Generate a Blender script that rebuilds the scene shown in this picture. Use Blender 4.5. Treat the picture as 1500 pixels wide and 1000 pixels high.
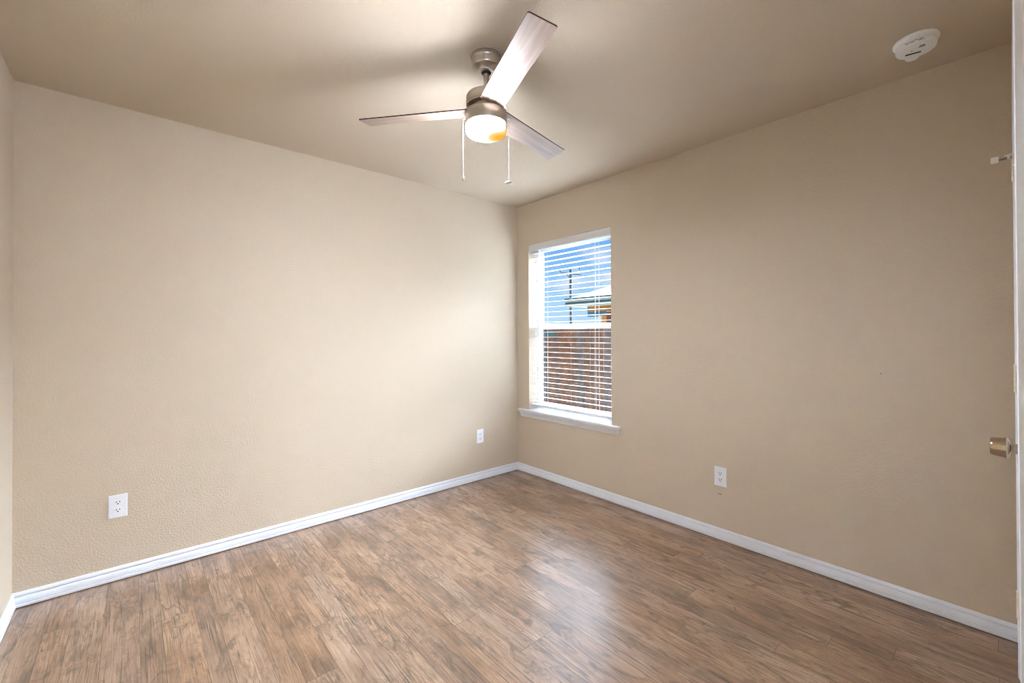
import bpy, bmesh, math, random
from mathutils import Vector, Matrix
random.seed(7)
PI = math.pi
for o in list(bpy.data.objects):
    bpy.data.objects.remove(o)
SC = bpy.context.scene
COL = SC.collection

# ------------------------------------------------------------------ camera
LX, LY, H = 3.1229, 3.027, 2.44          # room: x 0..LX, y YD..LY
YD = -0.025                               # plane of the wall with the closet door
cam = bpy.data.objects.new('camera', bpy.data.cameras.new('camera'))
COL.objects.link(cam)
yaw, tilt, roll = 0.7168, 0.0066, -0.0037
fw = Vector((math.sin(yaw) * math.cos(tilt), math.cos(yaw) * math.cos(tilt), math.sin(tilt)))
rt = Vector((math.cos(yaw), -math.sin(yaw), 0))
up = rt.cross(fw)
rt2 = rt * math.cos(roll) + up * math.sin(roll)
up2 = up * math.cos(roll) - rt * math.sin(roll)
M = Matrix((rt2, up2, -fw)).transposed().to_4x4()
M.translation = Vector((0.4204, 0.0, 1.2516))
cam.matrix_world = M
cam.data.sensor_width = 36
cam.data.lens = 636.08 / 1500 * 36
cam.data.shift_y = -14.0 / 1500
cam.data.clip_start = 0.005
cam.data.clip_end = 500
SC.camera = cam

# ------------------------------------------------------------------ view and sampling
SC.view_settings.view_transform = 'Standard'
SC.view_settings.look = 'None'
SC.view_settings.gamma = 1
SC.view_settings.exposure = 0.90
try:
    SC.cycles.use_denoising = True
    SC.cycles.filter_width = 1.05
    SC.cycles.max_bounces = 14
    SC.cycles.diffuse_bounces = 8
    SC.cycles.transparent_max_bounces = 24
    SC.cycles.sample_clamp_indirect = 12
    SC.cycles.caustics_reflective = False
    SC.cycles.caustics_refractive = False
except Exception:
    pass


def nn(t, ty, **kw):
    n = t.nodes.new(ty)
    for k, v in kw.items():
        setattr(n, k, v)
    return n


# ------------------------------------------------------------------ sky
SKY, GLOW, BULB = 0.52, 88.0, 410.0
w = bpy.data.worlds.new('sky')
SC.world = w
w.use_nodes = True
t = w.node_tree
t.nodes.clear()
tc = nn(t, 'ShaderNodeTexCoord')
sep = nn(t, 'ShaderNodeSeparateXYZ')
t.links.new(tc.outputs['Generated'], sep.inputs[0])
rmp = nn(t, 'ShaderNodeValToRGB')
r = rmp.color_ramp
r.elements[0].position = 0.0
r.elements[0].color = (0.62, 0.80, 1.0, 1)
r.elements[1].position = 0.75
r.elements[1].color = (0.10, 0.28, 0.80, 1)
e = r.elements.new(0.08); e.color = (0.42, 0.70, 1.0, 1)
e = r.elements.new(0.20); e.color = (0.20, 0.49, 0.98, 1)
t.links.new(sep.outputs['Z'], rmp.inputs[0])
cm = nn(t, 'ShaderNodeMapping')
cm.inputs['Scale'].default_value = (1, 1, 3.2)
cm.inputs['Location'].default_value = (0.35, 0.2, 0.1)
t.links.new(tc.outputs['Generated'], cm.inputs[0])
cn = nn(t, 'ShaderNodeTexNoise')
cn.inputs['Scale'].default_value = 5.5
cn.inputs['Detail'].default_value = 6
t.links.new(cm.outputs[0], cn.inputs['Vector'])
cr = nn(t, 'ShaderNodeValToRGB')
cr.color_ramp.elements[0].position = 0.52
cr.color_ramp.elements[1].position = 0.72
t.links.new(cn.outputs['Fac'], cr.inputs[0])
cx = nn(t, 'ShaderNodeMix', data_type='RGBA')
cx.inputs['B'].default_value = (0.93, 0.95, 1.0, 1)
t.links.new(cr.outputs[0], cx.inputs['Factor'])
t.links.new(rmp.outputs[0], cx.inputs['A'])
bg = nn(t, 'ShaderNodeBackground')
bg.inputs['Strength'].default_value = SKY
t.links.new(cx.outputs['Result'], bg.inputs['Color'])
# added, unseen glow in the sky right of the window view, brightens the room
gd = Vector((0.72, -0.07, 0.66)).normalized()
dp = nn(t, 'ShaderNodeVectorMath', operation='DOT_PRODUCT')
dp.inputs[1].default_value = gd
sq = nn(t, 'ShaderNodeVectorMath', operation='MULTIPLY')
sq.inputs[1].default_value = (1, 1, 0.85)
t.links.new(tc.outputs['Generated'], sq.inputs[0])
nz = nn(t, 'ShaderNodeVectorMath', operation='NORMALIZE')
t.links.new(sq.outputs[0], nz.inputs[0])
t.links.new(nz.outputs[0], dp.inputs[0])
mr = nn(t, 'ShaderNodeMapRange', interpolation_type='SMOOTHSTEP')
mr.inputs['From Min'].default_value = 0.76
mr.inputs['From Max'].default_value = 1.0
t.links.new(dp.outputs['Value'], mr.inputs['Value'])
ml = nn(t, 'ShaderNodeMath', operation='MULTIPLY')
ml.inputs[1].default_value = GLOW
t.links.new(mr.outputs[0], ml.inputs[0])
bg2 = nn(t, 'ShaderNodeBackground')
bg2.inputs['Color'].default_value = (0.85, 0.94, 1.11, 1)
t.links.new(ml.outputs[0], bg2.inputs['Strength'])
ad = nn(t, 'ShaderNodeAddShader')
t.links.new(bg.outputs[0], ad.inputs[0])
t.links.new(bg2.outputs[0], ad.inputs[1])
wo = nn(t, 'ShaderNodeOutputWorld')
t.links.new(ad.outputs[0], wo.inputs[0])

# ------------------------------------------------------------------ lights
sun = bpy.data.objects.new('sun', bpy.data.lights.new('sun', 'SUN'))
COL.objects.link(sun)
sun.data.energy = 1.8
sun.data.angle = math.radians(0.6)
sun.data.color = (1.0, 0.93, 0.82)
sun.rotation_euler = Vector((-0.06, 0.30, 0.95)).to_track_quat('Z', 'Y').to_euler()

# added fill light in the hallway, shining through the open doorway behind the camera
hall = bpy.data.objects.new('hall_lamp', bpy.data.lights.new('hall_lamp', 'AREA'))
COL.objects.link(hall)
hall.data.shape = 'RECTANGLE'
hall.data.size = 0.6
hall.data.size_y = 1.1
hall.data.energy = 21
hall.data.color = (0.90, 0.96, 1.08)
hall.location = (0.08, -0.95, 0.85)
hall.rotation_euler = Vector((-0.45, -0.85, -0.05)).to_track_quat('Z', 'Y').to_euler()


# ------------------------------------------------------------------ materials
def mat(name, col, rough=0.5, metal=0.0, spec=0.5, bump=None, vary=None):
    m = bpy.data.materials.new(name)
    m.use_nodes = True
    t = m.node_tree
    b = t.nodes['Principled BSDF']
    b.inputs['Base Color'].default_value = (*col, 1)
    b.inputs['Roughness'].default_value = rough
    b.inputs['Metallic'].default_value = metal
    b.inputs['Specular IOR Level'].default_value = spec
    tc = nn(t, 'ShaderNodeTexCoord')
    if bump:
        n = nn(t, 'ShaderNodeTexNoise')
        n.inputs['Scale'].default_value = bump[0]
        n.inputs['Detail'].default_value = bump[2] if len(bump) > 2 else 2
        t.links.new(tc.outputs['Object'], n.inputs['Vector'])
        bp = nn(t, 'ShaderNodeBump')
        bp.inputs['Strength'].default_value = bump[1]
        bp.inputs['Distance'].default_value = bump[3] if len(bump) > 3 else 0.002
        t.links.new(n.outputs['Fac'], bp.inputs['Height'])
        t.links.new(bp.outputs[0], b.inputs['Normal'])
    if vary:
        n = nn(t, 'ShaderNodeTexNoise')
        n.inputs['Scale'].default_value = vary[0]
        n.inputs['Detail'].default_value = 3
        t.links.new(tc.outputs['Object'], n.inputs['Vector'])
        mx = nn(t, 'ShaderNodeMix', data_type='RGBA')
        mx.inputs['A'].default_value = (*[c * (1 - vary[1]) for c in col], 1)
        mx.inputs['B'].default_value = (*[min(1, c * (1 + vary[1])) for c in col], 1)
        t.links.new(n.outputs['Fac'], mx.inputs['Factor'])
        t.links.new(mx.outputs['Result'], b.inputs['Base Color'])
    return m


TAN = (0.585, 0.508, 0.402)
M_wall = mat('tan_wall_paint', TAN, 0.6, spec=0.25, bump=(110, 0.85, 2, 0.004), vary=(1.2, 0.015))
M_ceil = mat('tan_ceiling_paint', TAN, 0.9, spec=0.0, bump=(130, 0.5, 2, 0.004), vary=(1.2, 0.015))
M_white = mat('white_trim_paint', (0.80, 0.85, 0.93), 0.35, vary=(3, 0.01))
M_door = mat('white_door_paint', (0.78, 0.83, 0.90), 0.4, vary=(3, 0.01))
M_plast = mat('white_plastic', (0.84, 0.88, 0.94), 0.35, vary=(8, 0.01))
M_detect = mat('detector_plastic', (0.93, 0.96, 0.99), 0.45, vary=(8, 0.01))
M_blind = mat('white_blind', (0.68, 0.69, 0.70), 0.4, vary=(6, 0.01))
M_vinyl = mat('white_vinyl', (0.58, 0.61, 0.66), 0.35, vary=(6, 0.01))
M_dark = mat('dark_slot', (0.02, 0.018, 0.016), 0.7, vary=(30, 0.05))
M_print = mat('grey_print', (0.16, 0.16, 0.17), 0.6, vary=(60, 0.1))
M_nickel = mat('brushed_nickel', (0.58, 0.54, 0.49), 0.30, 1.0, bump=(60, 0.05), vary=(20, 0.04))
M_nickel_d = mat('dark_nickel', (0.25, 0.22, 0.19), 0.35, 1.0, vary=(20, 0.05))
M_brass = mat('antique_nickel', (0.56, 0.47, 0.35), 0.20, 1.0, vary=(20, 0.06))
M_cream = mat('cream_painted_metal', (0.88, 0.84, 0.78), 0.4, vary=(30, 0.02))
M_edge = mat('dark_walnut_edge', (0.045, 0.028, 0.018), 0.45, vary=(40, 0.2))
M_chain = mat('pale_chain', (0.30, 0.28, 0.26), 0.6, 0.0, vary=(60, 0.04))
M_grass = mat('dry_grass', (0.17, 0.15, 0.09), 0.9, bump=(20, 0.5), vary=(2, 0.25))
M_stucco = mat('pale_brick', (0.50, 0.46, 0.40), 0.85, bump=(12, 0.4), vary=(3, 0.1))
M_pole = mat('weathered_pole', (0.03, 0.045, 0.06), 0.8, vary=(4, 0.2))
M_teal = mat('shaded_teal', (0.025, 0.12, 0.20), 0.5, vary=(5, 0.1))  # gutter and soffit in shade, the shade put into the teal
M_fascia = mat('dark_teal_fascia', (0.02, 0.065, 0.09), 0.5, vary=(3, 0.1))
M_soffit = mat('pale_soffit', (0.34, 0.40, 0.43), 0.7, vary=(3, 0.05))
M_frieze = mat('orange_frieze', (0.30, 0.13, 0.03), 0.7, vary=(4, 0.15))
M_orange = mat('orange_brick', (0.55, 0.22, 0.06), 0.8, bump=(14, 0.4), vary=(8, 0.15))
M_brown = mat('brown_brick', (0.14, 0.055, 0.035), 0.8, bump=(14, 0.4), vary=(8, 0.2))
M_patch = mat('green_weathered_wood', (0.045, 0.11, 0.11), 0.7, vary=(30, 0.3))


def stripes(name, a, b, scale, axis, rough=0.6):
    """bands across one axis (shingle courses, window panes, house siding)"""
    m = bpy.data.materials.new(name)
    m.use_nodes = True
    t = m.node_tree
    bs = t.nodes['Principled BSDF']
    bs.inputs['Roughness'].default_value = rough
    tc = nn(t, 'ShaderNodeTexCoord')
    mp = nn(t, 'ShaderNodeMapping')
    t.links.new(tc.outputs['Object'], mp.inputs[0])
    br = nn(t, 'ShaderNodeTexBrick')
    br.inputs['Color1'].default_value = (*a, 1)
    br.inputs['Color2'].default_value = (*[c * 0.86 for c in a], 1)
    br.inputs['Mortar'].default_value = (*b, 1)
    br.inputs['Scale'].default_value = scale
    br.inputs['Mortar Size'].default_value = 0.03
    if axis == 'x':
        mp.inputs['Rotation'].default_value = (PI / 2, 0, PI / 2)
    t.links.new(mp.outputs[0], br.inputs['Vector'])
    t.links.new(br.outputs['Color'], bs.inputs['Base Color'])
    return m


M_roof = stripes('grey_shingles', (0.15, 0.175, 0.18), (0.08, 0.10, 0.11), 1.6, 'z', 0.9)
M_hglass = stripes('blue_house_window', (0.20, 0.38, 0.44), (0.36, 0.46, 0.48), 1.6, 'x', 0.25)


def wood_floor():
    m = bpy.data.materials.new('rustic_plank_floor')
    m.use_nodes = True
    t = m.node_tree
    L = t.links.new
    bs = t.nodes['Principled BSDF']
    tc = nn(t, 'ShaderNodeTexCoord')
    sp = nn(t, 'ShaderNodeSeparateXYZ')
    L(tc.outputs['Object'], sp.inputs[0])

    def math_(op, a, b=None, c=None):
        n = nn(t, 'ShaderNodeMath', operation=op)
        for i, v in enumerate((a, b, c)):
            if v is None:
                continue
            if isinstance(v, (int, float)):
                n.inputs[i].default_value = v
            else:
                L(v, n.inputs[i])
        return n.outputs[0]

    def white(*v):
        n = nn(t, 'ShaderNodeTexWhiteNoise', noise_dimensions='3D')
        c = nn(t, 'ShaderNodeCombineXYZ')
        for i, x in enumerate(v):
            if isinstance(x, (int, float)):
                c.inputs[i].default_value = x
            else:
                L(x, c.inputs[i])
        L(c.outputs[0], n.inputs[0])
        return n.outputs['Value']

    def noise(x, y, z, sx, sy, detail=3, rough=0.55, dist=0.0):
        c = nn(t, 'ShaderNodeCombineXYZ')
        L(math_('MULTIPLY', x, sx), c.inputs[0])
        L(math_('MULTIPLY', y, sy), c.inputs[1])
        L(z, c.inputs[2])
        n = nn(t, 'ShaderNodeTexNoise')
        n.inputs['Scale'].default_value = 1
        n.inputs['Detail'].default_value = detail
        n.inputs['Roughness'].default_value = rough
        n.inputs['Distortion'].default_value = dist
        L(c.outputs[0], n.inputs['Vector'])
        return n.outputs['Fac']

    def ramp(v, *st):
        n = nn(t, 'ShaderNodeValToRGB')
        el = n.color_ramp.elements
        while len(el) < len(st):
            el.new(0.5)
        for q, (p, c) in zip(el, st):
            q.position = p
            q.color = (*c, 1) if not isinstance(c, (int, float)) else (c, c, c, 1)
        L(v, n.inputs[0])
        return n.outputs[0]

    def mix(f, a, b, blend='MIX'):
        n = nn(t, 'ShaderNodeMix', data_type='RGBA', blend_type=blend)
        for k, v in (('Factor', f), ('A', a), ('B', b)):
            if isinstance(v, (int, float)):
                n.inputs[k].default_value = v
            elif isinstance(v, tuple):
                n.inputs[k].default_value = (*v, 1)
            else:
                L(v, n.inputs[k])
        return n.outputs['Result']

    X, Y = sp.outputs['X'], sp.outputs['Y']
    # laminate boards 0.19 wide, each printed with a wide and a narrow strip
    bx = math_('DIVIDE', math_('ADD', X, 0.055), 0.19)
    bi = math_('FLOOR', bx)
    bf = math_('FRACT', bx)
    split = math_('ADD', 0.42, math_('MULTIPLY', white(bi, 3.1, 0.0), 0.22))
    half = math_('GREATER_THAN', bf, split)
    si = math_('ADD', math_('MULTIPLY', bi, 2.0), half)
    yo = math_('ADD', math_('DIVIDE', Y, 1.22), math_('MULTIPLY', white(si, 7.7, 1.0), 3.0))
    yi = math_('FLOOR', yo)
    yf = math_('FRACT', yo)
    pid = math_('MULTIPLY', white(si, yi, 2.0), 61.0)
    tone = white(si, yi, 5.0)
    # seams
    d1 = math_('MULTIPLY', math_('MINIMUM', bf, math_('SUBTRACT', 1.0, bf)), 0.19)
    d2 = math_('MULTIPLY', math_('ABSOLUTE', math_('SUBTRACT', bf, split)), 0.19)
    d3 = math_('MULTIPLY', math_('MINIMUM', yf, math_('SUBTRACT', 1.0, yf)), 1.22)
    seam = math_('MAXIMUM', math_('LESS_THAN', d1, 0.0009),
                 math_('MAXIMUM', math_('MULTIPLY', math_('LESS_THAN', d2, 0.0010), 0.55),
                       math_('MULTIPLY', math_('LESS_THAN', d3, 0.0012), 0.7)))
    # cathedral grain: contour lines of a stretched height field
    hgt = noise(X, Y, pid, 11.0, 0.85, 2.6, 0.45, 0.35)
    ring = math_('FRACT', math_('MULTIPLY', hgt, 26.0))
    line = ramp(ring, (0.0, 0.30), (0.10, 0.05), (0.62, 0.0), (0.86, 0.75), (0.97, 1.0), (1.0, 0.30))
    lmask = ramp(noise(X, Y, pid, 6.0, 1.6, 2), (0.40, 0.10), (0.66, 1.0))
    # fine fibres
    fib = noise(X, Y, pid, 260.0, 6.0, 3, 0.6)
    fib2 = noise(X, Y, pid, 70.0, 2.2, 3, 0.6)
    streak = ramp(noise(X, Y, pid, 110.0, 3.2, 4, 0.7), (0.56, 0.0), (0.66, 1.0))
    # crosswise saw marks and dark weathering
    saw = noise(math_('ADD', X, math_('MULTIPLY', Y, 0.5)), Y, pid, 90.0, 160.0, 2, 0.6)
    sawm = ramp(noise(X, Y, pid, 7.0, 2.2, 2), (0.52, 0.0), (0.66, 1.0))
    stain = ramp(noise(X, Y, pid, 16.0, 6.0, 8, 0.74, 0.8), (0.50, 0.0), (0.66, 1.0))
    knotn = ramp(noise(X, Y, pid, 30.0, 17.0, 3, 0.6, 1.2), (0.66, 0.0), (0.75, 1.0))
    blotch = noise(X, Y, pid, 6.0, 2.5, 4, 0.6)
    base = ramp(blotch, (0.28, (0.175, 0.100, 0.056)), (0.50, (0.335, 0.212, 0.132)), (0.74, (0.48, 0.330, 0.222)))
    tn = nn(t, 'ShaderNodeHueSaturation')
    L(base, tn.inputs['Color'])
    L(math_('ADD', 0.90, math_('MULTIPLY', tone, 0.20)), tn.inputs['Value'])
    L(math_('ADD', 0.88, math_('MULTIPLY', white(si, yi, 9.0), 0.22)), tn.inputs['Saturation'])
    c = tn.outputs[0]
    c = mix(0.65, c, ramp(fib, (0.25, 0.45), (0.5, 1.0), (0.78, 1.35)), 'MULTIPLY')
    c = mix(0.55, c, ramp(fib2, (0.25, 0.70), (0.55, 1.0), (0.8, 1.2)), 'MULTIPLY')
    c = mix(math_('MULTIPLY', math_('MULTIPLY', line, lmask), 0.80), c, (0.115, 0.062, 0.036))
    c = mix(math_('MULTIPLY', sawm, 0.55), c, ramp(saw, (0.3, 0.62), (0.6, 1.12)), 'MULTIPLY')
    c = mix(math_('MULTIPLY', streak, 0.80), c, (0.070, 0.040, 0.025))
    pale = ramp(noise(Y, X, pid, 3.0, 90.0, 3, 0.6), (0.60, 0.0), (0.70, 1.0))
    c = mix(math_('MULTIPLY', pale, 0.35), c, (0.62, 0.46, 0.34))
    c = mix(math_('MULTIPLY', stain, 0.76), c, (0.080, 0.050, 0.033))
    c = mix(math_('MULTIPLY', knotn, 0.80), c, (0.045, 0.028, 0.020))
    c = mix(math_('MULTIPLY', seam, 0.80), c, (0.045, 0.028, 0.02))
    L(c, bs.inputs['Base Color'])
    bs.inputs['Specular IOR Level'].default_value = 0.6
    bs.inputs['Coat Weight'].default_value = 1.0
    bs.inputs['Coat Roughness'].default_value = 0.24
    bs.inputs['Coat IOR'].default_value = 1.6
    L(ramp(fib2, (0.2, 0.30), (0.8, 0.44)), bs.inputs['Roughness'])
    bp = nn(t, 'ShaderNodeBump')
    bp.inputs['Strength'].default_value = 0.25
    bp.inputs['Distance'].default_value = 0.001
    L(math_('SUBTRACT', fib, math_('ADD', seam, math_('MULTIPLY', line, 0.4))), bp.inputs['Height'])
    L(bp.outputs[0], bs.inputs['Normal'])
    return m


M_floor = wood_floor()


def grain_mat(name, lo, hi, sx, sy, rough=0.45, axis='x'):
    m = bpy.data.materials.new(name)
    m.use_nodes = True
    t = m.node_tree
    b = t.nodes['Principled BSDF']
    b.inputs['Roughness'].default_value = rough
    tc = nn(t, 'ShaderNodeTexCoord')
    mp = nn(t, 'ShaderNodeMapping')
    mp.inputs['Scale'].default_value = (sx, sy, sy)
    t.links.new(tc.outputs['Object'], mp.inputs[0])
    n = nn(t, 'ShaderNodeTexNoise')
    n.inputs['Scale'].default_value = 1
    n.inputs['Detail'].default_value = 4
    n.inputs['Distortion'].default_value = 0.4
    t.links.new(mp.outputs[0], n.inputs['Vector'])
    rp = nn(t, 'ShaderNodeValToRGB')
    rp.color_ramp.elements[0].position = 0.3
    rp.color_ramp.elements[0].color = (*lo, 1)
    rp.color_ramp.elements[1].position = 0.7
    rp.color_ramp.elements[1].color = (*hi, 1)
    t.links.new(n.outputs['Fac'], rp.inputs[0])
    t.links.new(rp.outputs[0], b.inputs['Base Color'])
    return m


M_blade = grain_mat('whitewashed_blade_wood', (0.23, 0.165, 0.125), (0.37, 0.28, 0.225), 3, 60)
M_picket = grain_mat('weathered_cedar', (0.085, 0.048, 0.038), (0.19, 0.100, 0.064), 9, 7.0, 0.85)


def glass_mat():
    m = bpy.data.materials.new('window_glass')
    m.use_nodes = True
    t = m.node_tree
    t.nodes.clear()
    tr = nn(t, 'ShaderNodeBsdfTransparent')
    tr.inputs[0].default_value = (0.96, 0.98, 0.98, 1)
    gl = nn(t, 'ShaderNodeBsdfGlossy')
    gl.inputs['Roughness'].default_value = 0.0
    lw = nn(t, 'ShaderNodeFresnel')
    lw.inputs['IOR'].default_value = 1.2
    mx = nn(t, 'ShaderNodeMixShader')
    t.links.new(lw.outputs[0], mx.inputs[0])
    t.links.new(tr.outputs[0], mx.inputs[1])
    t.links.new(gl.outputs[0], mx.inputs[2])
    o = nn(t, 'ShaderNodeOutputMaterial')
    t.links.new(mx.outputs[0], o.inputs[0])
    return m


M_glass = glass_mat()


def bowl_mat():
    """lit frosted glass: hot white, with the amber bulb showing on one side"""
    m = bpy.data.materials.new('lit_frosted_glass')
    m.use_nodes = True
    t = m.node_tree
    t.nodes.clear()
    tc = nn(t, 'ShaderNodeTexCoord')
    dist = nn(t, 'ShaderNodeVectorMath', operation='DISTANCE')
    dist.inputs[1].default_value = AMBER
    t.links.new(tc.outputs['Object'], dist.inputs[0])
    mr = nn(t, 'ShaderNodeMapRange', interpolation_type='SMOOTHSTEP')
    mr.inputs['From Min'].default_value = 0.012
    mr.inputs['From Max'].default_value = 0.085
    t.links.new(dist.outputs['Value'], mr.inputs['Value'])
    rp = nn(t, 'ShaderNodeValToRGB')
    rp.color_ramp.elements[0].color = (0.50 / BULB, 0.225 / BULB, 0.018 / BULB, 1)
    rp.color_ramp.elements[1].color = (0.90, 0.96, 1.07, 1)
    e = rp.color_ramp.elements.new(0.55)
    e.color = (0.55 / BULB, 0.38 / BULB, 0.17 / BULB, 1)
    e = rp.color_ramp.elements.new(0.75)
    e.color = (1.2 / BULB, 1.05 / BULB, 0.9 / BULB, 1)
    t.links.new(mr.outputs[0], rp.inputs[0])
    sp = nn(t, 'ShaderNodeSeparateXYZ')
    t.links.new(tc.outputs['Object'], sp.inputs[0])
    sd = nn(t, 'ShaderNodeMapRange')
    sd.inputs['From Min'].default_value = 2.146 - H
    sd.inputs['From Max'].default_value = 2.106 - H
    sd.inputs['To Min'].default_value = BULB * 0.15
    sd.inputs['To Max'].default_value = BULB * 1.15
    t.links.new(sp.outputs['Z'], sd.inputs['Value'])
    em = nn(t, 'ShaderNodeEmission')
    t.links.new(sd.outputs[0], em.inputs['Strength'])
    t.links.new(rp.outputs[0], em.inputs['Color'])
    o = nn(t, 'ShaderNodeOutputMaterial')
    t.links.new(em.outputs[0], o.inputs[0])
    return m


# ------------------------------------------------------------------ mesh helpers
def box(bm, x0, x1, y0, y1, z0, z1, bev=0.0, seg=2, mi=0, m=None):
    g = bmesh.ops.create_cube(bm, size=1)
    vs = g['verts']
    S = Matrix.Translation(((x0 + x1) / 2, (y0 + y1) / 2, (z0 + z1) / 2)) @ Matrix.Diagonal((abs(x1 - x0), abs(y1 - y0), abs(z1 - z0), 1))
    bmesh.ops.transform(bm, matrix=S, verts=vs)
    fs = set(f for v in vs for f in v.link_faces)
    if bev:
        es = list(set(e for v in vs for e in v.link_edges))
        rb = bmesh.ops.bevel(bm, geom=es, offset=bev, segments=seg, profile=0.5, affect='EDGES')
        vs = list(set(v for f in rb['faces'] for v in f.verts) | set(v for v in vs if v.is_valid))
        fs = set(f for v in vs for f in v.link_faces)
    for f in fs:
        f.material_index = mi
    if m is not None:
        bmesh.ops.transform(bm, matrix=m, verts=vs)
    return vs


def lathe(bm, prof, seg=48, m=None, mi=0, cap0=True, cap1=True):
    """profile [(r, z)] turned round z"""
    rings = []
    for rr, z in prof:
        if rr < 1e-6:
            rings.append([bm.verts.new((0, 0, z))])
        else:
            rings.append([bm.verts.new((rr * math.cos(2 * PI * i / seg), rr * math.sin(2 * PI * i / seg), z)) for i in range(seg)])
    fs = []
    for a, b in zip(rings, rings[1:]):
        for i in range(seg):
            j = (i + 1) % seg
            if len(a) == 1 and len(b) > 1:
                fs.append(bm.faces.new((a[0], b[j], b[i])))
            elif len(b) == 1 and len(a) > 1:
                fs.append(bm.faces.new((a[i], a[j], b[0])))
            elif len(a) > 1:
                fs.append(bm.faces.new((a[i], a[j], b[j], b[i])))
    if cap0 and len(rings[0]) > 1:
        fs.append(bm.faces.new(rings[0][::-1]))
    if cap1 and len(rings[-1]) > 1:
        fs.append(bm.faces.new(rings[-1]))
    for f in fs:
        f.material_index = mi
        f.smooth = True
    vs = [v for ring in rings for v in ring]
    if m is not None:
        bmesh.ops.transform(bm, matrix=m, verts=vs)
    return vs


def extrude_profile(bm, prof, p0, p1, out, ext0=0.0, ext1=0.0, upv=Vector((0, 0, 1))):
    """profile [(depth, height)] swept from p0 to p1; depth runs along out, ends mitred by ext * depth"""
    p0, p1, out = Vector(p0), Vector(p1), Vector(out)
    d = (p1 - p0).normalized()
    a = [bm.verts.new(p0 + out * q + upv * z + d * (ext0 * q)) for q, z in prof]
    b = [bm.verts.new(p1 + out * q + upv * z - d * (ext1 * q)) for q, z in prof]
    n = len(prof)
    for i in range(n):
        j = (i + 1) % n
        bm.faces.new((a[i], a[j], b[j], b[i]))
    bm.faces.new(a)
    bm.faces.new(b[::-1])
    return a + b


def tube(bm, pts, rad, seg=10):
    rings = []
    for i, p in enumerate(pts):
        p = Vector(p)
        d = (Vector(pts[min(i + 1, len(pts) - 1)]) - Vector(pts[max(i - 1, 0)])).normalized()
        a = d.orthogonal().normalized()
        b = d.cross(a)
        rings.append([bm.verts.new(p + (a * math.cos(2 * PI * k / seg) + b * math.sin(2 * PI * k / seg)) * rad) for k in range(seg)])
    for u, v in zip(rings, rings[1:]):
        for k in range(seg):
            f = bm.faces.new((u[k], u[(k + 1) % seg], v[(k + 1) % seg], v[k]))
            f.smooth = True
    bm.faces.new(rings[0][::-1])
    bm.faces.new(rings[-1])


def obj(name, bm, mats, parent=None, loc=None):
    bmesh.ops.recalc_face_normals(bm, faces=bm.faces)
    me = bpy.data.meshes.new(name)
    bm.to_mesh(me)
    bm.free()
    if not isinstance(mats, (list, tuple)):
        mats = [mats]
    for m in mats:
        me.materials.append(m)
    o = bpy.data.objects.new(name, me)
    COL.objects.link(o)
    if parent is not None:
        o.parent = parent
    if loc is not None:
        o.location = loc
    if any(p.use_smooth for p in me.polygons):
        es = [e for e in me.edges]
        try:
            me.set_sharp_from_angle(angle=math.radians(38))
        except Exception:
            pass
    return o


def empty(name, loc=(0, 0, 0), rz=0.0):
    o = bpy.data.objects.new(name, None)
    o.empty_display_size = 0.05
    COL.objects.link(o)
    o.location = loc
    o.rotation_euler = (0, 0, rz)
    return o


def tag(o, label, cat, group=None):
    o['label'] = label
    o['category'] = cat
    if group:
        o['group'] = group
    return o


def struct(o, label=None, cat=None):
    o['kind'] = 'structure'
    if label:
        o['label'] = label
    if cat:
        o['category'] = cat
    return o


def B():
    return bmesh.new()


def copy_tree(o, parent=None):
    c = o.copy()
    COL.objects.link(c)
    if parent is not None:
        c.parent = parent
    for ch in list(o.children):
        copy_tree(ch, c)
    return c


# ------------------------------------------------------------------ room shell
WT = 0.16
bm = B(); box(bm, -0.75, LX + WT, -2.6, LY + WT, -0.20, -0.002)
struct(obj('floor', bm, M_floor), 'brown rustic wood plank floor', 'floor')
bm = B(); box(bm, -0.75, LX + WT, -2.6, LY + WT, H, H + 0.15)
struct(obj('ceiling', bm, M_ceil), 'tan textured ceiling', 'ceiling')
bm = B(); box(bm, -WT, LX + WT, LY, LY + WT, -0.002, H)
struct(obj('wall_left', bm, M_wall), 'long tan textured wall on the left with two outlets', 'wall')

# window wall with its opening
WY0, WY1, WZ0, WZ1 = 1.968, 2.868, 0.570, 2.066
bm = B()
X0, X1 = LX, LX + WT
YB0 = -0.20
ys = [YB0, WY0, WY1, LY]
zs = [-0.002, WZ0, WZ1, H]
grid = {}
for ix, x in enumerate((X0, X1)):
    for iy, y in enumerate(ys):
        for iz, z in enumerate(zs):
            grid[ix, iy, iz] = bm.verts.new((x, y, z))
for iy in range(3):
    for iz in range(3):
        if iy == 1 and iz == 1:
            continue
        for ix in (0, 1):
            bm.faces.new((grid[ix, iy, iz], grid[ix, iy + 1, iz], grid[ix, iy + 1, iz + 1], grid[ix, iy, iz + 1]))
for a, b in (((1, 1), (2, 1)), ((2, 1), (2, 2)), ((2, 2), (1, 2)), ((1, 2), (1, 1))):
    bm.faces.new((grid[0, a[0], a[1]], grid[1, a[0], a[1]], grid[1, b[0], b[1]], grid[0, b[0], b[1]]))
for a, b in (((0, 0), (3, 0)), ((3, 0), (3, 3)), ((3, 3), (0, 3)), ((0, 3), (0, 0))):
    pass
wr = struct(obj('wall_right', bm, M_wall), 'tan textured wall on the right holding the window', 'wall')
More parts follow.
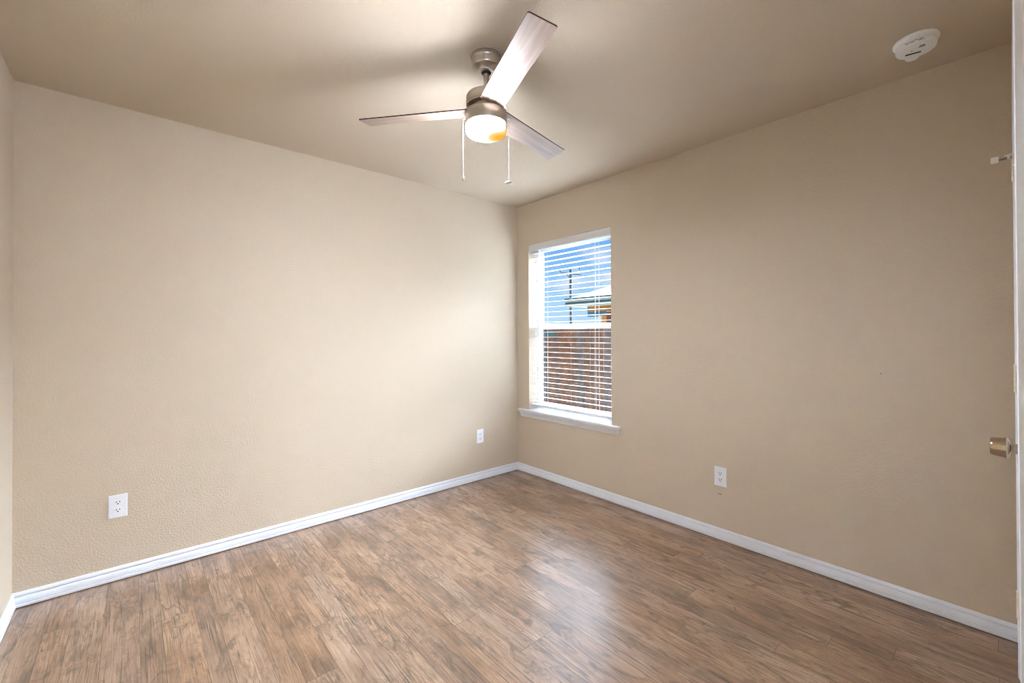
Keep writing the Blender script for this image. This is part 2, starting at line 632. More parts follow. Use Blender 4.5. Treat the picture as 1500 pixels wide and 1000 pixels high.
# scuff under the outlet and a nail hole, both on this wall
bm = B(); box(bm, LX - 0.0012, LX + 0.001, 1.161, 1.185, 0.2735, 0.2765, 0.0005, 1)
obj('scuff_mark', bm, M_edge, wr)
bm = B(); lathe(bm, [(0.0, 0.0012), (0.0022, 0.001), (0.0022, -0.001)], 12, Matrix.Translation((LX, 0.41, 1.059)) @ Matrix.Rotation(-PI / 2, 4, 'Y'))
obj('nail_hole', bm, M_edge, wr)

bm = B(); box(bm, -WT, 0.0, -0.20, LY, -0.002, H)
struct(obj('wall_near_left', bm, M_wall), 'sliver of tan wall at the left edge', 'wall')

# wall with the closet door (recess) and the open doorway the camera stands in
EX0, EX1 = 0.075, 0.885
CX0, CX1, CZ = 2.040, 2.800, 2.040
DT = 0.14
bm = B()
box(bm, 0.0, EX0, YD - DT, YD, -0.002, H)
box(bm, EX0, EX1, YD - DT, YD, 2.045, H)
box(bm, EX1, CX0, YD - DT, YD, -0.002, H)
box(bm, CX1, LX, YD - DT, YD, -0.002, H)
box(bm, CX0, CX1, YD - DT, YD, CZ, H)
box(bm, CX0, CX1, YD - DT, YD - 0.05, -0.002, CZ)
struct(obj('wall_near_right', bm, M_wall), 'tan wall at the right edge holding the white closet door', 'wall')

# hallway behind the camera
bm = B()
box(bm, -0.75, -0.65, -2.6, YD - DT, -0.002, H)
box(bm, 1.9, 2.0, -2.6, YD - DT, -0.002, H)
box(bm, -0.75, 2.0, -2.7, -2.6, -0.002, H)
box(bm, -0.75, -WT, YD - DT - 0.1, YD - DT, -0.002, H)
struct(obj('wall_hall', bm, M_wall), 'hallway walls behind the camera', 'wall')

# baseboards
BBP = [(0, 0.003), (0.0135, 0.003), (0.0140, 0.012), (0.0132, 0.0152), (0.0090, 0.0165), (0.0122, 0.0200), (0.0110, 0.034),
       (0.0088, 0.0425), (0.0030, 0.0470), (0.0060, 0.0500), (0.0085, 0.0530), (0.0082, 0.059), (0.0062, 0.0655), (0.0045, 0.0685), (0, 0.069)]


def baseboard(name, segs, label):
    bm = B()
    for p0, p1, out, e0, e1 in segs:
        extrude_profile(bm, BBP, p0, p1, out, e0, e1)
    return struct(obj(name, bm, M_white), label, 'baseboard')


baseboard('baseboard_left', [((0, LY, 0), (LX, LY, 0), (0, -1, 0), 1, 1)], 'white baseboard along the left wall')
baseboard('baseboard_right', [((LX, LY, 0), (LX, YD, 0), (-1, 0, 0), 1, 1)], 'white baseboard along the right wall')
baseboard('baseboard_near_left', [((0, YD, 0), (0, LY, 0), (1, 0, 0), 1, 1)], 'white baseboard at the left edge')
baseboard('baseboard_near_right', [((LX, YD, 0), (CX1 + 0.058, YD, 0), (0, 1, 0), 1, 0),
                                   ((CX0 - 0.058, YD, 0), (EX1 + 0.058, YD, 0), (0, 1, 0), 0, 0)],
          'short white baseboard beside the closet door')

# door casings: profile (depth out of wall, across) thick at the outer edge
CSP = [(0, 0), (0.0075, 0), (0.0080, 0.010), (0.0105, 0.018), (0.0115, 0.034), (0.0150, 0.040), (0.0155, 0.054), (0.0130, 0.057), (0, 0.057)]


def casing(name, x0, x1, z1, label):
    bm = B()

    def strip(pts_in, pts_out):
        a, b = [], []
        for q, s in CSP:
            k = s / 0.057
            a.append(bm.verts.new(Vector(pts_in[0]).lerp(Vector(pts_out[0]), k) + Vector((0, q, 0))))
            b.append(bm.verts.new(Vector(pts_in[1]).lerp(Vector(pts_out[1]), k) + Vector((0, q, 0))))
        n = len(CSP)
        for i in range(n):
            j = (i + 1) % n
            bm.faces.new((a[i], a[j], b[j], b[i]))
        bm.faces.new(a); bm.faces.new(b[::-1])
    wd = 0.057
    strip([(x0, YD, 0), (x0, YD, z1)], [(x0 - wd, YD, 0), (x0 - wd, YD, z1 + wd)])
    strip([(x1, YD, 0), (x1, YD, z1)], [(x1 + wd, YD, 0), (x1 + wd, YD, z1 + wd)])
    strip([(x0, YD, z1), (x1, YD, z1)], [(x0 - wd, YD, z1 + wd), (x1 + wd, YD, z1 + wd)])
    return struct(obj(name, bm, M_white), label, 'door trim')


casing('trim_1', CX0, CX1, CZ, 'white casing round the closet door')
casing('trim_2', EX0, EX1, 2.045, 'white casing round the open doorway')

# ------------------------------------------------------------------ closet door with hinges and knob
d = empty('door_1', ((CX0 + CX1) / 2, YD - 0.002, 0))
struct(d, 'white closet door at the right edge with knob and hinges', 'door')
DO = Vector(d.location)
bm = B(); box(bm, CX0 + 0.003 - DO.x, CX1 - 0.003 - DO.x, -0.035, 0, 0.010, CZ - 0.004, 0.002, 1)
obj('panel', bm, M_door, d)


def hinge(z):
    bm = B()
    T = Matrix.Translation((CX1 + 0.0005 - DO.x, 0.0125, z))
    n = 5
    hh = 0.094
    for k in range(n):
        a = -hh / 2 + hh / n * k + 0.0006
        b = a + hh / n - 0.0012
        lathe(bm, [(0.0068, a), (0.0075, a + 0.0008), (0.0075, b - 0.0008), (0.0068, b)], 20, T)
    lathe(bm, [(0.0045, -hh / 2), (0.0045, hh / 2)], 14, T)
    lathe(bm, [(0.0065, hh / 2), (0.0085, hh / 2 + 0.001), (0.008, hh / 2 + 0.004), (0.0, hh / 2 + 0.006)], 16, T)
    box(bm, CX1 - 0.010 - DO.x, CX1 + 0.010 - DO.x, -0.001, 0.009, z - hh / 2, z + hh / 2, 0.0008, 1)
    return obj('hinge', bm, M_cream, d)


h_top = hinge(1.842)
h_top['label'] = 'upper cream hinge carrying the pin stop'
h_mid = hinge(1.086)
hinge(0.28)
# hinge pin stop on the top hinge
sx, sz = CX1 - DO.x, 1.842 + 0.047 + 0.004
bm = B()
T = Matrix.Translation((sx, 0.0125, sz))
lathe(bm, [(0.010, -0.0015), (0.0125, -0.001), (0.0125, 0.001), (0.010, 0.0015)], 20, T)
box(bm, sx - 0.005, sx + 0.005, 0.018, 0.036, sz - 0.0012, sz + 0.0012, 0.0004, 1)
box(bm, sx - 0.010, sx - 0.0085, 0.022, 0.030, sz - 0.016, sz - 0.002, 0.0004, 1)
box(bm, sx - 0.010, sx + 0.005, 0.022, 0.024, sz - 0.016, sz + 0.001, 0.0004, 1)
st = obj('door_stop', bm, M_cream, h_top)
bm = B()
tube(bm, [(sx, 0.020, sz - 0.0095), (sx, 0.056, sz - 0.011)], 0.0038)
obj('stop_rod', bm, M_nickel_d, h_top)
bm = B()
box(bm, sx - 0.009, sx + 0.009, 0.050, 0.070, sz - 0.019, sz + 0.001, 0.003, 2)
obj('stop_bumper', bm, M_cream, h_top)
# knob
kx, kz = CX0 + 0.070 - DO.x, 0.957
KM = Matrix.Translation((kx, 0.0, kz)) @ Matrix.Rotation(-PI / 2, 4, 'X')
bm = B()
lathe(bm, [(0.032, 0.0), (0.032, 0.002), (0.029, 0.0045), (0.021, 0.0065), (0.0145, 0.010), (0.0125, 0.014), (0.0125, 0.024)], 40, KM)
obj('rosette', bm, M_nickel, d)
bm = B()
lathe(bm, [(0.0095, 0.020), (0.0100, 0.026), (0.0115, 0.028), (0.019, 0.0300), (0.0250, 0.0325), (0.0265, 0.0350), (0.0265, 0.0375), (0.0250, 0.0400),
           (0.0242, 0.049), (0.0228, 0.058), (0.0220, 0.0620), (0.0200, 0.0640), (0.012, 0.0648), (0.0, 0.0646)], 40, KM)
kb = obj('door_knob', bm, M_brass, d)
kb['label'] = 'antique nickel door knob'

# ------------------------------------------------------------------ window
wn = empty('window_1', (LX, (WY0 + WY1) / 2, WZ0))
struct(wn, 'white single hung window with sill in the right wall', 'window')
WO = Vector(wn.location)


def wl(name, bm, m, parent=None):
    p = parent or wn
    bmesh.ops.translate(bm, verts=bm.verts, vec=-WO)
    return obj(name, bm, m, p)


FX0, FX1 = LX + 0.100, LX + 0.158
bm = B()
fwid = 0.026
box(bm, FX0, FX1, WY0, WY0 + fwid, WZ0, WZ1, 0.002, 1)
box(bm, FX0, FX1, WY1 - fwid, WY1, WZ0, WZ1, 0.002, 1)
box(bm, FX0, FX1, WY0 + fwid, WY1 - fwid, WZ1 - fwid, WZ1, 0.002, 1)
box(bm, FX0, FX1, WY0 + fwid, WY1 - fwid, WZ0, WZ0 + fwid, 0.002, 1)
wl('window_frame', bm, M_vinyl)


def sash(name, x0, x1, z0, z1, rail_top, rail_bot, st):
    a, b = WY0 + fwid, WY1 - fwid
    bm = B()
    box(bm, x0, x1, a, a + st, z0, z1, 0.002, 1)
    box(bm, x0, x1, b - st, b, z0, z1, 0.002, 1)
    box(bm, x0, x1, a + st, b - st, z1 - rail_top, z1, 0.002, 1)
    box(bm, x0, x1, a + st, b - st, z0, z0 + rail_bot, 0.002, 1)
    s = wl(name, bm, M_vinyl)
    bm = B()
    xm = (x0 + x1) / 2
    box(bm, xm - 0.002, xm + 0.002, a + st, b - st, z0 + rail_bot, z1 - rail_top)
    bmesh.ops.translate(bm, verts=bm.verts, vec=-WO)
    obj('pane', bm, M_glass, s)
    return s


sash('lower_sash', LX + 0.106, LX + 0.128, WZ0 + fwid, 1.345, 0.046, 0.045, 0.024)
sash('upper_sash', LX + 0.131, LX + 0.153, 1.305, WZ1 - fwid, 0.030, 0.040, 0.016)
# sill: stool with horns, apron below
bm = B()
sy0, sy1 = 1.885, 2.985
SX = LX - 0.040
box(bm, SX, LX, sy0, sy1, 0.556, 0.576, 0.006, 3)
box(bm, LX - 0.008, FX0, WY0 + 0.001, WY1 - 0.001, 0.556, 0.576, 0.001, 1)
wl('window_sill', bm, M_white)
bm = B()
AP = [(0, 0.504), (0.006, 0.504), (0.010, 0.510), (0.013, 0.522), (0.020, 0.536), (0.027, 0.547), (0.028, 0.556), (0, 0.556)]
extrude_profile(bm, AP, (LX, sy1 - 0.018, 0), (LX, sy0 + 0.018, 0), (-1, 0, 0), -0.25, -0.25)
a0 = [v for v in bm.verts]
wl('apron', bm, M_white)

# ------------------------------------------------------------------ blind
bl = empty('window_blind', (LX + 0.045, (WY0 + WY1) / 2, WZ1))
tag(bl, 'white two inch horizontal slat blind with slats open, hung inside the window', 'blind')
BO = Vector(bl.location)


def bb_(name, bm, m, parent=None):
    bmesh.ops.translate(bm, verts=bm.verts, vec=-BO)
    return obj(name, bm, m, parent or bl)


by0, by1 = WY0 + 0.010, WY1 - 0.010
bm = B()
box(bm, LX + 0.012, LX + 0.072, by0 + 0.004, by1 - 0.004, 2.018, 2.062, 0.002, 1)
bb_('headrail', bm, M_blind)
bm = B()
VP_ = [(0.0, 2.004), (0.009, 2.004), (0.0105, 2.010), (0.009, 2.018), (0.0095, 2.045), (0.011, 2.055), (0.009, 2.063), (0.0, 2.063)]
extrude_profile(bm, VP_, (LX + 0.010, WY1 - 0.002, 0), (LX + 0.010, WY0 + 0.002, 0), (-1, 0, 0))
box(bm, LX + 0.008, LX + 0.035, WY0 + 0.002, WY0 + 0.010, 2.004, 2.063, 0.001, 1)
box(bm, LX + 0.008, LX + 0.035, WY1 - 0.010, WY1 - 0.002, 2.004, 2.063, 0.001, 1)
bb_('valance', bm, M_blind)
bm = B()
NS, zt, zb = 31, 1.985, 0.652
SXC = LX + 0.045
TILT = 0.045
for k in range(NS):
    z = zt + (zb - zt) * k / (NS - 1)
    # gently crowned slat
    sw = 0.021
    n = 6
    topv, botv = [], []
    for y in (by0, by1):
        topv.append([bm.verts.new((SXC + sw * (2 * i / n - 1), y, z + 0.0016 * (1 - (2 * i / n - 1) ** 2) - TILT * sw * (2 * i / n - 1) + 0.0009)) for i in range(n + 1)])
        botv.append([bm.verts.new((SXC + sw * (2 * i / n - 1), y, z + 0.0016 * (1 - (2 * i / n - 1) ** 2) - TILT * sw * (2 * i / n - 1) - 0.0009)) for i in range(n + 1)])
    for i in range(n):
        bm.faces.new((topv[0][i], topv[0][i + 1], topv[1][i + 1], topv[1][i]))
        bm.faces.new((botv[0][i], botv[1][i], botv[1][i + 1], botv[0][i + 1]))
        for s in (0, 1):
            bm.faces.new((topv[s][i], botv[s][i], botv[s][i + 1], topv[s][i + 1]))
    for i in (0, n):
        bm.faces.new((topv[0][i], topv[1][i], botv[1][i], botv[0][i]))
bb_('slats', bm, M_blind)
bm = B()
box(bm, SXC - 0.027, SXC + 0.025, by0, by1, 0.606, 0.628, 0.006, 2)
bb_('bottom_rail', bm, M_blind)
for y in (2.700, 2.135):
    bm = B()
    for dx in (-0.0265, 0.0265):
        tube(bm, [(SXC + dx, y, 2.02), (SXC + dx, y, 0.62)], 0.0009, 6)
    tube(bm, [(SXC, y + 0.012, 2.02), (SXC, y + 0.012, 0.62)], 0.0008, 6)
    bb_('ladder_cord', bm, M_blind)

# ------------------------------------------------------------------ outlets
def outlet():
    """faces -y, centre at the origin"""
    root = empty('wall_outlet')
    bm = B()
    box(bm, -0.0365, 0.0365, -0.006, 0.0, -0.0585, 0.0585, 0.0035, 3)
    obj('cover_plate', bm, M_plast, root)
    for s in (1, -1):
        bm = B()
        prof = []
        cz = 0.0195 * s
        n = 40
        front, back = [], []
        for i in range(n):
            a = 2 * PI * i / n
            x = max(-0.0172, min(0.0172, 0.0172 * math.cos(a) * 1.12))
            z = max(-0.0122, min(0.0122, 0.0172 * math.sin(a)))
            back.append(bm.verts.new((x, -0.0055, cz + z)))
            front.append(bm.verts.new((x * 0.96, -0.0078, cz + z * 0.96)))
        for i in range(n):
            j = (i + 1) % n
            bm.faces.new((back[i], back[j], front[j], front[i]))
        bm.faces.new(front)
        rc = obj('receptacle', bm, M_plast, root)
        bm = B()
        box(bm, -0.0078, -0.0052, -0.0084, -0.007, cz - 0.0005, cz + 0.0085)
        box(bm, 0.0052, 0.0078, -0.0084, -0.007, cz + 0.0005, cz + 0.0080)
        lathe(bm, [(0.0030, -0.0084), (0.0030, -0.007)], 14, Matrix.Translation((0, 0, cz - 0.0062)) @ Matrix.Rotation(PI / 2, 4, 'X') @ Matrix.Diagonal((1, 1, -1, 1)))
        obj('socket_slots', bm, M_dark, rc)
    bm = B()
    lathe(bm, [(0.0032, 0.0055), (0.0030, 0.0068), (0.0, 0.0072)], 16, Matrix.Rotation(PI / 2, 4, 'X'))
    obj('screw', bm, M_plast, root)
    return root


o1 = outlet()
o1.location = (0.361, LY, 0.378)
tag(o1, 'white duplex outlet low on the left wall, near the left edge of the picture', 'outlet', 'white wall outlets')
o2 = copy_tree(o1)
o2.location = (2.685, LY, 0.375)
tag(o2, 'small looking white outlet on the left wall close to the far room corner', 'outlet', 'white wall outlets')
o3 = copy_tree(o1)
o3.location = (LX, 1.168, 0.383)
o3.rotation_euler = (0, 0, -PI / 2)
tag(o3, 'white duplex outlet on the right wall above a short dark scuff', 'outlet', 'white wall outlets')

# ------------------------------------------------------------------ ceiling fan
FXY = (1.557, 1.466)
fan = empty('ceiling_fan', (FXY[0], FXY[1], H))
tag(fan, 'three blade brushed nickel ceiling fan with lit white glass bowl and pull chains', 'ceiling fan')
ZB = 2.208 - H


def fz(prof):
    return [(rr, z - H) for rr, z in prof]


AMBER = (0.058, -0.022, -0.325)
M_bowl = bowl_mat()
bm = B()
lathe(bm, fz([(0.0635, 2.440), (0.0640, 2.424), (0.0625, 2.4215), (0.0615, 2.4195), (0.0612, 2.396), (0.058, 2.391), (0.050, 2.388), (0.0405, 2.379), (0.038, 2.377), (0.0355, 2.373), (0.030, 2.3725)]), 56, cap1=True)
obj('canopy', bm, M_nickel, fan)
for a in (2.62, 3.35, 4.30):
    bm = B()
    box(bm, -0.0045, 0.0045, -0.0015, 0.0015, -0.003, 0.003, 0.001, 1,
        m=Matrix.Rotation(a, 4, 'Z') @ Matrix.Translation((0.0640, 0, 2.431 - H)) @ Matrix.Rotation(PI / 2, 4, 'Z'))
    obj('canopy_screw', bm, M_chain, fan)
bm = B()
lathe(bm, fz([(0.0205, 2.374), (0.0205, 2.371), (0.0175, 2.366), (0.0, 2.366)]), 32)
obj('hanger_ball', bm, M_dark, fan)
bm = B()
lathe(bm, fz([(0.0125, 2.368), (0.0125, 2.280), (0.017, 2.279), (0.017, 2.270)]), 28)
obj('downrod', bm, M_nickel, fan)
bm = B()
lathe(bm, fz([(0.020, 2.2765), (0.074, 2.2735), (0.0825, 2.271), (0.0855, 2.266), (0.0860, 2.236), (0.0850, 2.233), (0.0835, 2.2325), (0.0835, 2.229), (0.0850, 2.228), (0.0850, 2.2245), (0.080, 2.222), (0.062, 2.221), (0.062, 2.203)]), 64)
obj('motor_housing', bm, M_nickel, fan)
bm = B()
lathe(bm, fz([(0.060, 2.2055), (0.0835, 2.2045), (0.0880, 2.200), (0.0890, 2.196), (0.0890, 2.150), (0.0875, 2.147), (0.0850, 2.1465), (0.080, 2.150), (0.02, 2.151)]), 64)
obj('light_kit', bm, M_nickel, fan)
bm = B()
lathe(bm, fz([(0.080, 2.1490), (0.0860, 2.1465), (0.0880, 2.142), (0.0880, 2.124), (0.0868, 2.117), (0.082, 2.1105), (0.073, 2.1065), (0.060, 2.1045), (0.03, 2.1035), (0.0, 2.1033)]), 64, cap0=False)
obj('glass_bowl', bm, M_bowl, fan)
for sgn, a in ((1, 0), ):
    pass


def rounded_rect(x0, x1, hw, rad, n=6):
    pts = []
    for cxx, cy, a0 in ((x1 - rad, hw - rad, 0), (x0 + rad, hw - rad, PI / 2), (x0 + rad, -hw + rad, PI), (x1 - rad, -hw + rad, 1.5 * PI)):
        for i in range(n + 1):
            a = a0 + PI / 2 * i / n
            pts.append((cxx + rad * math.cos(a), cy + rad * math.sin(a)))
    return pts


def blade_mesh():
    bm = B()
    pts = rounded_rect(0.073, 0.566, 0.0525, 0.008)
    th = 0.005
    lo = [bm.verts.new((x, y, -th / 2)) for x, y in pts]
    hi = [bm.verts.new((x, y, th / 2)) for x, y in pts]
    n = len(pts)
    f = bm.faces.new(lo[::-1]); f.material_index = 0
    f = bm.faces.new(hi); f.material_index = 1
    for i in range(n):
        j = (i + 1) % n
        f = bm.faces.new((lo[i], lo[j], hi[j], hi[i])); f.material_index = 1
    return bm


first = None
for ang, droop in ((4.367, 0.019), (6.480, -0.004), (8.526, 0.006)):
    # local frame: +y is a quarter turn counter-clockwise; pitch lowers... the trailing edge
    Rm = Matrix.Translation((0, 0, ZB)) @ Matrix.Rotation(ang, 4, 'Z') @ Matrix.Rotation(-math.atan(droop), 4, 'Y') @ Matrix.Rotation(-0.208, 4, 'X')
    if first is None:
        b = obj('blade', blade_mesh(), [M_blade, M_edge], fan)
        for (px, py) in ((0.100, 0.018), (0.100, -0.018), (0.122, 0.0)):
            bm = B()
            lathe(bm, [(0.0036, -0.0022), (0.0034, -0.0038), (0.0018, -0.0046), (0, -0.0047)], 14, Matrix.Translation((px, py, 0)))
            obj('screw', bm, M_brass, b)
        bm = B()
        box(bm, 0.045, 0.135, -0.024, 0.024, 0.0026, 0.0056, 0.001, 1)
        obj('blade_arm', bm, M_nickel, b)
        first = b
    else:
        b = copy_tree(first, fan)
    b.matrix_local = Rm
# pull chains hang from the light kit
for (x, y, ztop, zend, kind) in ((1.482, 1.531, 2.170, 1.925, 'fob'), (1.629, 1.404, 2.170, 1.906, 'disc')):
    lx, ly = x - FXY[0], y - FXY[1]
    rr = math.hypot(lx, ly)
    ix, iy = lx / rr * 0.086, ly / rr * 0.086
    bm = B()
    tube(bm, [(ix, iy, ztop + 0.006 - H), (lx, ly, ztop + 0.006 - H)], 0.0035, 12)
    lathe(bm, [(0.0, 0.005), (0.0045, 0.003), (0.0045, -0.003), (0.0, -0.005)], 12, Matrix.Translation((lx, ly, ztop + 0.006 - H)))
    pc = obj('pull_chain', bm, M_nickel, fan)
    bm = B()
    nb = 62
    for i in range(nb):
        z = ztop + (zend - ztop) * i / (nb - 1) - H
        lathe(bm, [(0.0, 0.0014), (0.0009, 0.0008), (0.0009, -0.0008), (0.0, -0.0014)], 6, Matrix.Translation((lx, ly, z)))
    tube(bm, [(lx, ly, ztop - H), (lx, ly, zend - H)], 0.0004, 6)
    obj('chain', bm, M_chain, pc)
    bm = B()
    if kind == 'fob':
        lathe(bm, [(0.0, 0.006), (0.0025, 0.004), (0.0040, 0.0), (0.0042, -0.012), (0.003, -0.016), (0.0, -0.017)], 16, Matrix.Translation((lx, ly, zend - H)))
        obj('pull_fob', bm, M_nickel_d, pc)
    else:
        vd = Vector((1.629 - 0.4204, 1.404, 0)).normalized()
        T = Matrix.Translation((lx, ly, zend - H - 0.004))
        lathe(bm, [(0.0, 0.0030), (0.010, 0.0028), (0.0155, 0.0012), (0.0172, -0.001), (0.0172, -0.0035), (0.0150, -0.0048), (0.0, -0.0052)], 32, T)
        obj('pull_disc', bm, M_nickel, pc)

# ------------------------------------------------------------------ smoke detector
sd = empty('smoke_detector', (2.812, 0.243, H))
tag(sd, 'round white smoke detector on the ceiling at upper right with its battery door hanging open', 'smoke detector')
bm = B()
lathe(bm, [(0.0690, 0.0), (0.0715, -0.003), (0.0715, -0.010), (0.0690, -0.0125), (0.064, -0.013)], 56)
obj('mounting_base', bm, M_detect, sd)
bm = B()
lathe(bm, [(0.062, -0.0125), (0.0590, -0.0150), (0.0600, -0.0165), (0.0640, -0.0185), (0.0645, -0.0225), (0.0620, -0.0240), (0.0635, -0.0255),
           (0.0630, -0.0370), (0.0600, -0.0415), (0.052, -0.0435), (0.020, -0.0445), (0.0, -0.0447)], 56)
body = obj('body', bm, M_detect, sd)
# hanging battery door, the dark slot behind it, the test button
ha, hb = Vector((0.008, 0.036, -0.0440)), Vector((0.021, -0.014, -0.0440))
hd = (hb - ha).normalized()
dn = (Vector((0.022, 0.006, -0.0125))).normalized()
nr = hd.cross(dn).normalized()
bm = B()
ln = (hb - ha).length
pts = [(0, 0)] + [(ln * k / 14, 0.027 * math.sqrt(max(0.0, 1 - (abs(2 * k / 14 - 1)) ** 2.6)) + 0.004) for k in range(15)] + [(ln, 0)]
fr = [bm.verts.new(ha + hd * a + dn * b + nr * 0.0015) for a, b in pts]
bk = [bm.verts.new(ha + hd * a + dn * b - nr * 0.0015) for a, b in pts]
bm.faces.new(fr); bm.faces.new(bk[::-1])
for k in range(len(pts)):
    q = (k + 1) % len(pts)
    bm.faces.new((fr[k], fr[q], bk[q], bk[k]))
obj('battery_door', bm, M_detect, sd)
bm = B()
T = Matrix.Translation(((ha + hb) / 2 + Vector((-0.004, -0.001, -0.0003)))) @ Matrix.Rotation(math.atan2(hd.y, hd.x), 4, 'Z')
box(bm, -ln * 0.46, ln * 0.46, -0.004, 0.004, -0.0012, 0.0012, m=T)
obj('battery_slot', bm, M_dark, sd)
bm = B()
lathe(bm, [(0.0115, -0.0435), (0.0115, -0.0462), (0.0100, -0.0474), (0.0, -0.0478)], 28, Matrix.Translation((-0.010, -0.012, 0)))
obj('test_button', bm, M_detect, sd)
bm = B()
box(bm, -0.018, -0.015, 0.009, 0.013, -0.0452, -0.0440)
obj('indicator_light', bm, M_dark, sd)
# faint print round the side and on the face, too small to read
bm = B()
for row, (a0, a1, n, z) in enumerate(((2.72, 3.62, 26, -0.0292), (2.80, 3.20, 12, -0.0335), (3.36, 3.66, 9, -0.0335))):
    for k in range(n):
        if random.random() < 0.14:
            continue
        a = a0 + (a1 - a0) * k / n
        rr = 0.0634
        box(bm, -0.0005, 0.0005, -random.uniform(0.0005, 0.0009), 0.0008, -0.0013, 0.0013,
            m=Matrix.Rotation(a, 4, 'Z') @ Matrix.Translation((rr, 0, z)))
for rr in range(3):
    box(bm, -0.034 + rr * 0.005, -0.032 + rr * 0.005, -0.030, -0.014 + rr * 0.002, -0.0450, -0.0438)
pt = obj('printed_text', bm, M_print, body)
pt['kind'] = 'stuff'

# ------------------------------------------------------------------ outside
GZ = -0.45
bm = B()
box(bm, LX + WT, 60, -30, 70, GZ - 0.3, GZ)
struct(obj('ground', bm, M_grass), 'dry grass yard outside the window', 'ground')

fc = empty('wooden_fence', (6.2, 4.0, GZ))
tag(fc, 'weathered brown cedar privacy fence beyond the lower half of the window', 'fence')
fx = 6.2
ftop = 1.385
bm = B()
y = 1.2
k = 0
while y < 8.6:
    wdt = random.uniform(0.130, 0.142)
    gap = random.choice([0.001, 0.002, 0.003, 0.009, 0.013])
    dx = random.uniform(-0.003, 0.003)
    hgt = ftop - GZ + random.uniform(-0.012, 0.012)
    m_i = random.choice([0, 0, 1, 2])
    box(bm, dx, dx + 0.016, y - 4.0, y + wdt - 4.0, 0.04, hgt, mi=m_i)
    y += wdt + gap
M_picket2 = grain_mat('grey_cedar', (0.080, 0.064, 0.064), (0.15, 0.112, 0.10), 9, 7.0, 0.85)
M_picket3 = grain_mat('red_cedar', (0.115, 0.050, 0.030), (0.24, 0.115, 0.062), 9, 7.0, 0.85)
obj('picket_panel', bm, [M_picket, M_picket2, M_picket3], fc)
for z in (0.25, 1.0, 1.62):
    bm = B()
    box(bm, 0.02, 0.058, 1.2 - 4.0, 8.6 - 4.0, z, z + 0.088, 0.003, 1)
    obj('rail', bm, M_picket2, fc)
for y in (1.6, 4.0, 6.4):
    bm = B()
    box(bm, 0.060, 0.150, y - 4.045, y - 3.955, -0.02, 1.80, 0.004, 1)
    obj('post', bm, M_picket2, fc)
bm = B()
box(bm, -0.022, -0.004, 1.42, 1.78, 1.66, 1.755, 0.003, 1)
obj('patch_board', bm, M_patch, fc)

# neighbour's house
hs = empty('neighbour_house', (12.6, 5.0, GZ))
tag(hs, 'brick house with grey hip roof seen above the fence', 'house')
HO = Vector(hs.location)
ez = 2.40 - GZ        # eave height above ground
yc = 10.37 - HO.y     # far corner of the eave
bm = B()
e0, e1 = -0.60, 9.0
y1, y0 = yc, -9.0
pitch = 0.42
rise = 1.55
rl = rise / pitch
vs = {}
A = bm.verts.new((e0, y0, ez + 0.10)); Bv = bm.verts.new((e1, y0, ez + 0.10)); Cv = bm.verts.new((e1, y1, ez + 0.10)); Dv = bm.verts.new((e0, y1, ez + 0.10))
xm = (e0 + e1) / 2
R0 = bm.verts.new((xm, y0 + (xm - e0), ez + 0.10 + (xm - e0) * pitch)); R1 = bm.verts.new((xm, y1 - (xm - e0), ez + 0.10 + (xm - e0) * pitch))
bm.faces.new((A, Dv, R1, R0)); bm.faces.new((Dv, Cv, R1)); bm.faces.new((Cv, Bv, R0, R1)); bm.faces.new((Bv, A, R0)); bm.faces.new((A, Bv, Cv, Dv))
obj('roof', bm, M_roof, hs)
bm = B()
box(bm, e0 - 0.04, e0, y0, y1 + 0.03, ez + 0.050, ez + 0.125)
box(bm, e0 - 0.02, e0, y0, y1 + 0.012, ez - 0.080, ez - 0.020)
box(bm, e0 - 0.03, e1, y1, y1 + 0.03, ez + 0.055, ez + 0.115)
obj('gutter', bm, M_fascia, hs)
bm = B()
box(bm, e0, e1, y0, y1, ez - 0.16, ez + 0.098)
obj('fascia', bm, M_soffit, hs)
bm = B()
box(bm, 0.0, 0.08, y0, yc - 0.55, ez - 0.34, ez - 0.16)
obj('frieze', bm, M_frieze, hs)
bm = B()
box(bm, 0.05, 8.4, yc - 1.35, yc - 0.45, ez - 0.52, ez - 0.16, 0.0)
obj('shaded_soffit', bm, M_teal, hs)
bm = B()
box(bm, 0.02, 8.4, y0 + 0.5, yc - 1.30, 0, ez - 0.34)
obj('wall', bm, M_stucco, hs)
bm = B()
box(bm, -0.05, 0.25, yc - 1.34, yc - 1.13, 0, ez - 0.50)
obj('corner_post', bm, M_orange, hs)
bm = B()
box(bm, -0.04, 0.25, yc - 1.60, yc - 1.34, 0, ez - 0.38)
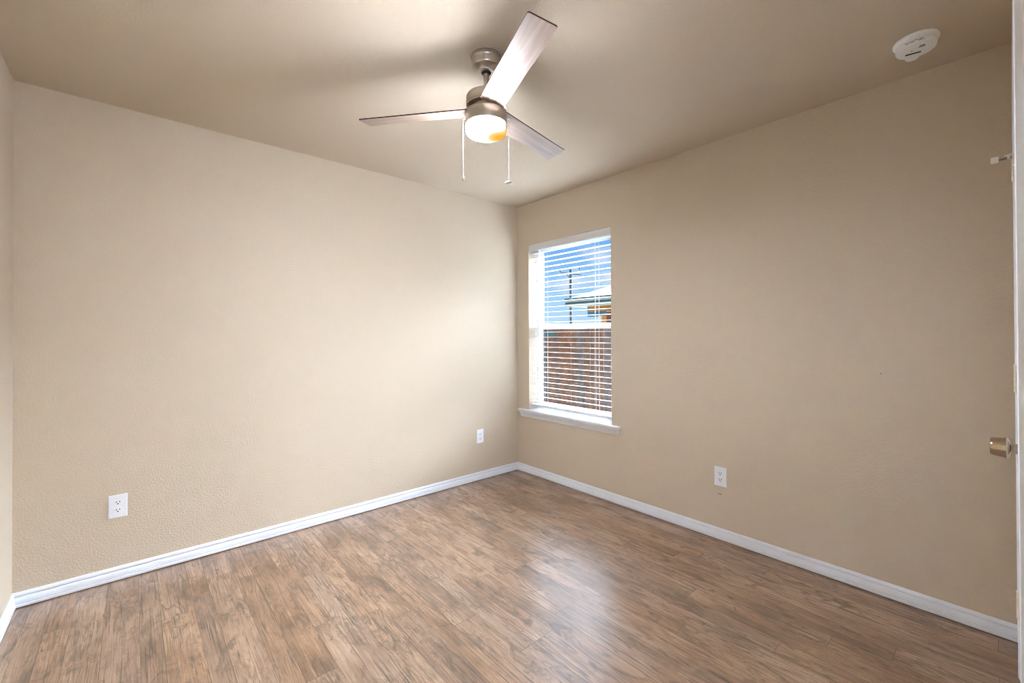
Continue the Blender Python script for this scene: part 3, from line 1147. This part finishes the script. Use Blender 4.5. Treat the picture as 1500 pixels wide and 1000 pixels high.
obj('brick_pier', bm, M_brown, hs)
bm = B()
box(bm, -0.02, 0.10, yc - 4.2, yc - 1.62, 1.0, ez - 0.45)
obj('window', bm, M_hglass, hs)

# utility pole
px_, py_ = 20.0, 17.135
up_ = empty('utility_pole', (px_, py_, GZ))
tag(up_, 'tall thin dark utility pole against the sky outside the window', 'utility pole')
zt_ = 5.45 - GZ
bm = B(); tube(bm, [(0, 0, 0), (0, 0, zt_ * 0.6), (0, 0, zt_ - 0.35)], 0.075, 12)
obj('pole', bm, M_pole, up_)
ad_ = Vector((0.66, -0.75, 0)) * 1.0
bm = B()
tube(bm, [(-0.62 * ad_.x, -0.62 * ad_.y, zt_ - 0.47), (0, 0, zt_ - 0.57), (0.62 * ad_.x, 0.62 * ad_.y, zt_ - 0.67)], 0.035, 8)
tube(bm, [(-0.3 * ad_.x, -0.3 * ad_.y, zt_ - 0.52), (0, 0, zt_ - 0.92)], 0.02, 6)
obj('crossarm', bm, M_pole, up_)
for q in (-0.62, 0.0, 0.52):
    bm = B()
    zz = zt_ - 0.35 + (0.06 if q == 0 else (0.10 if q > 0 else 0.0))
    lathe(bm, [(0.02, -0.10), (0.045, -0.06), (0.03, 0.0), (0.045, 0.06), (0.0, 0.10)], 12, Matrix.Translation((q * ad_.x, q * ad_.y, zz)))
    obj('insulator', bm, M_pole, up_)

dh = empty('distant_house', (40.0, 37.0, GZ))
tag(dh, 'tiny dark distant rooftop on the horizon left of the utility pole', 'house')
bm = B(); box(bm, -3, 3, -0.9, 0.9, 0, 2.6)
obj('wall', bm, M_stucco, dh)
bm = B()
a = [bm.verts.new(v) for v in ((-3.3, -1.1, 2.6), (3.3, -1.1, 2.6), (3.3, 1.1, 2.6), (-3.3, 1.1, 2.6), (-3.0, 0, 3.05), (3.0, 0, 3.05))]
for f in ((0, 1, 5, 4), (2, 3, 4, 5), (0, 4, 3), (1, 2, 5), (3, 2, 1, 0)):
    bm.faces.new([a[i] for i in f])
obj('roof', bm, M_fascia, dh)
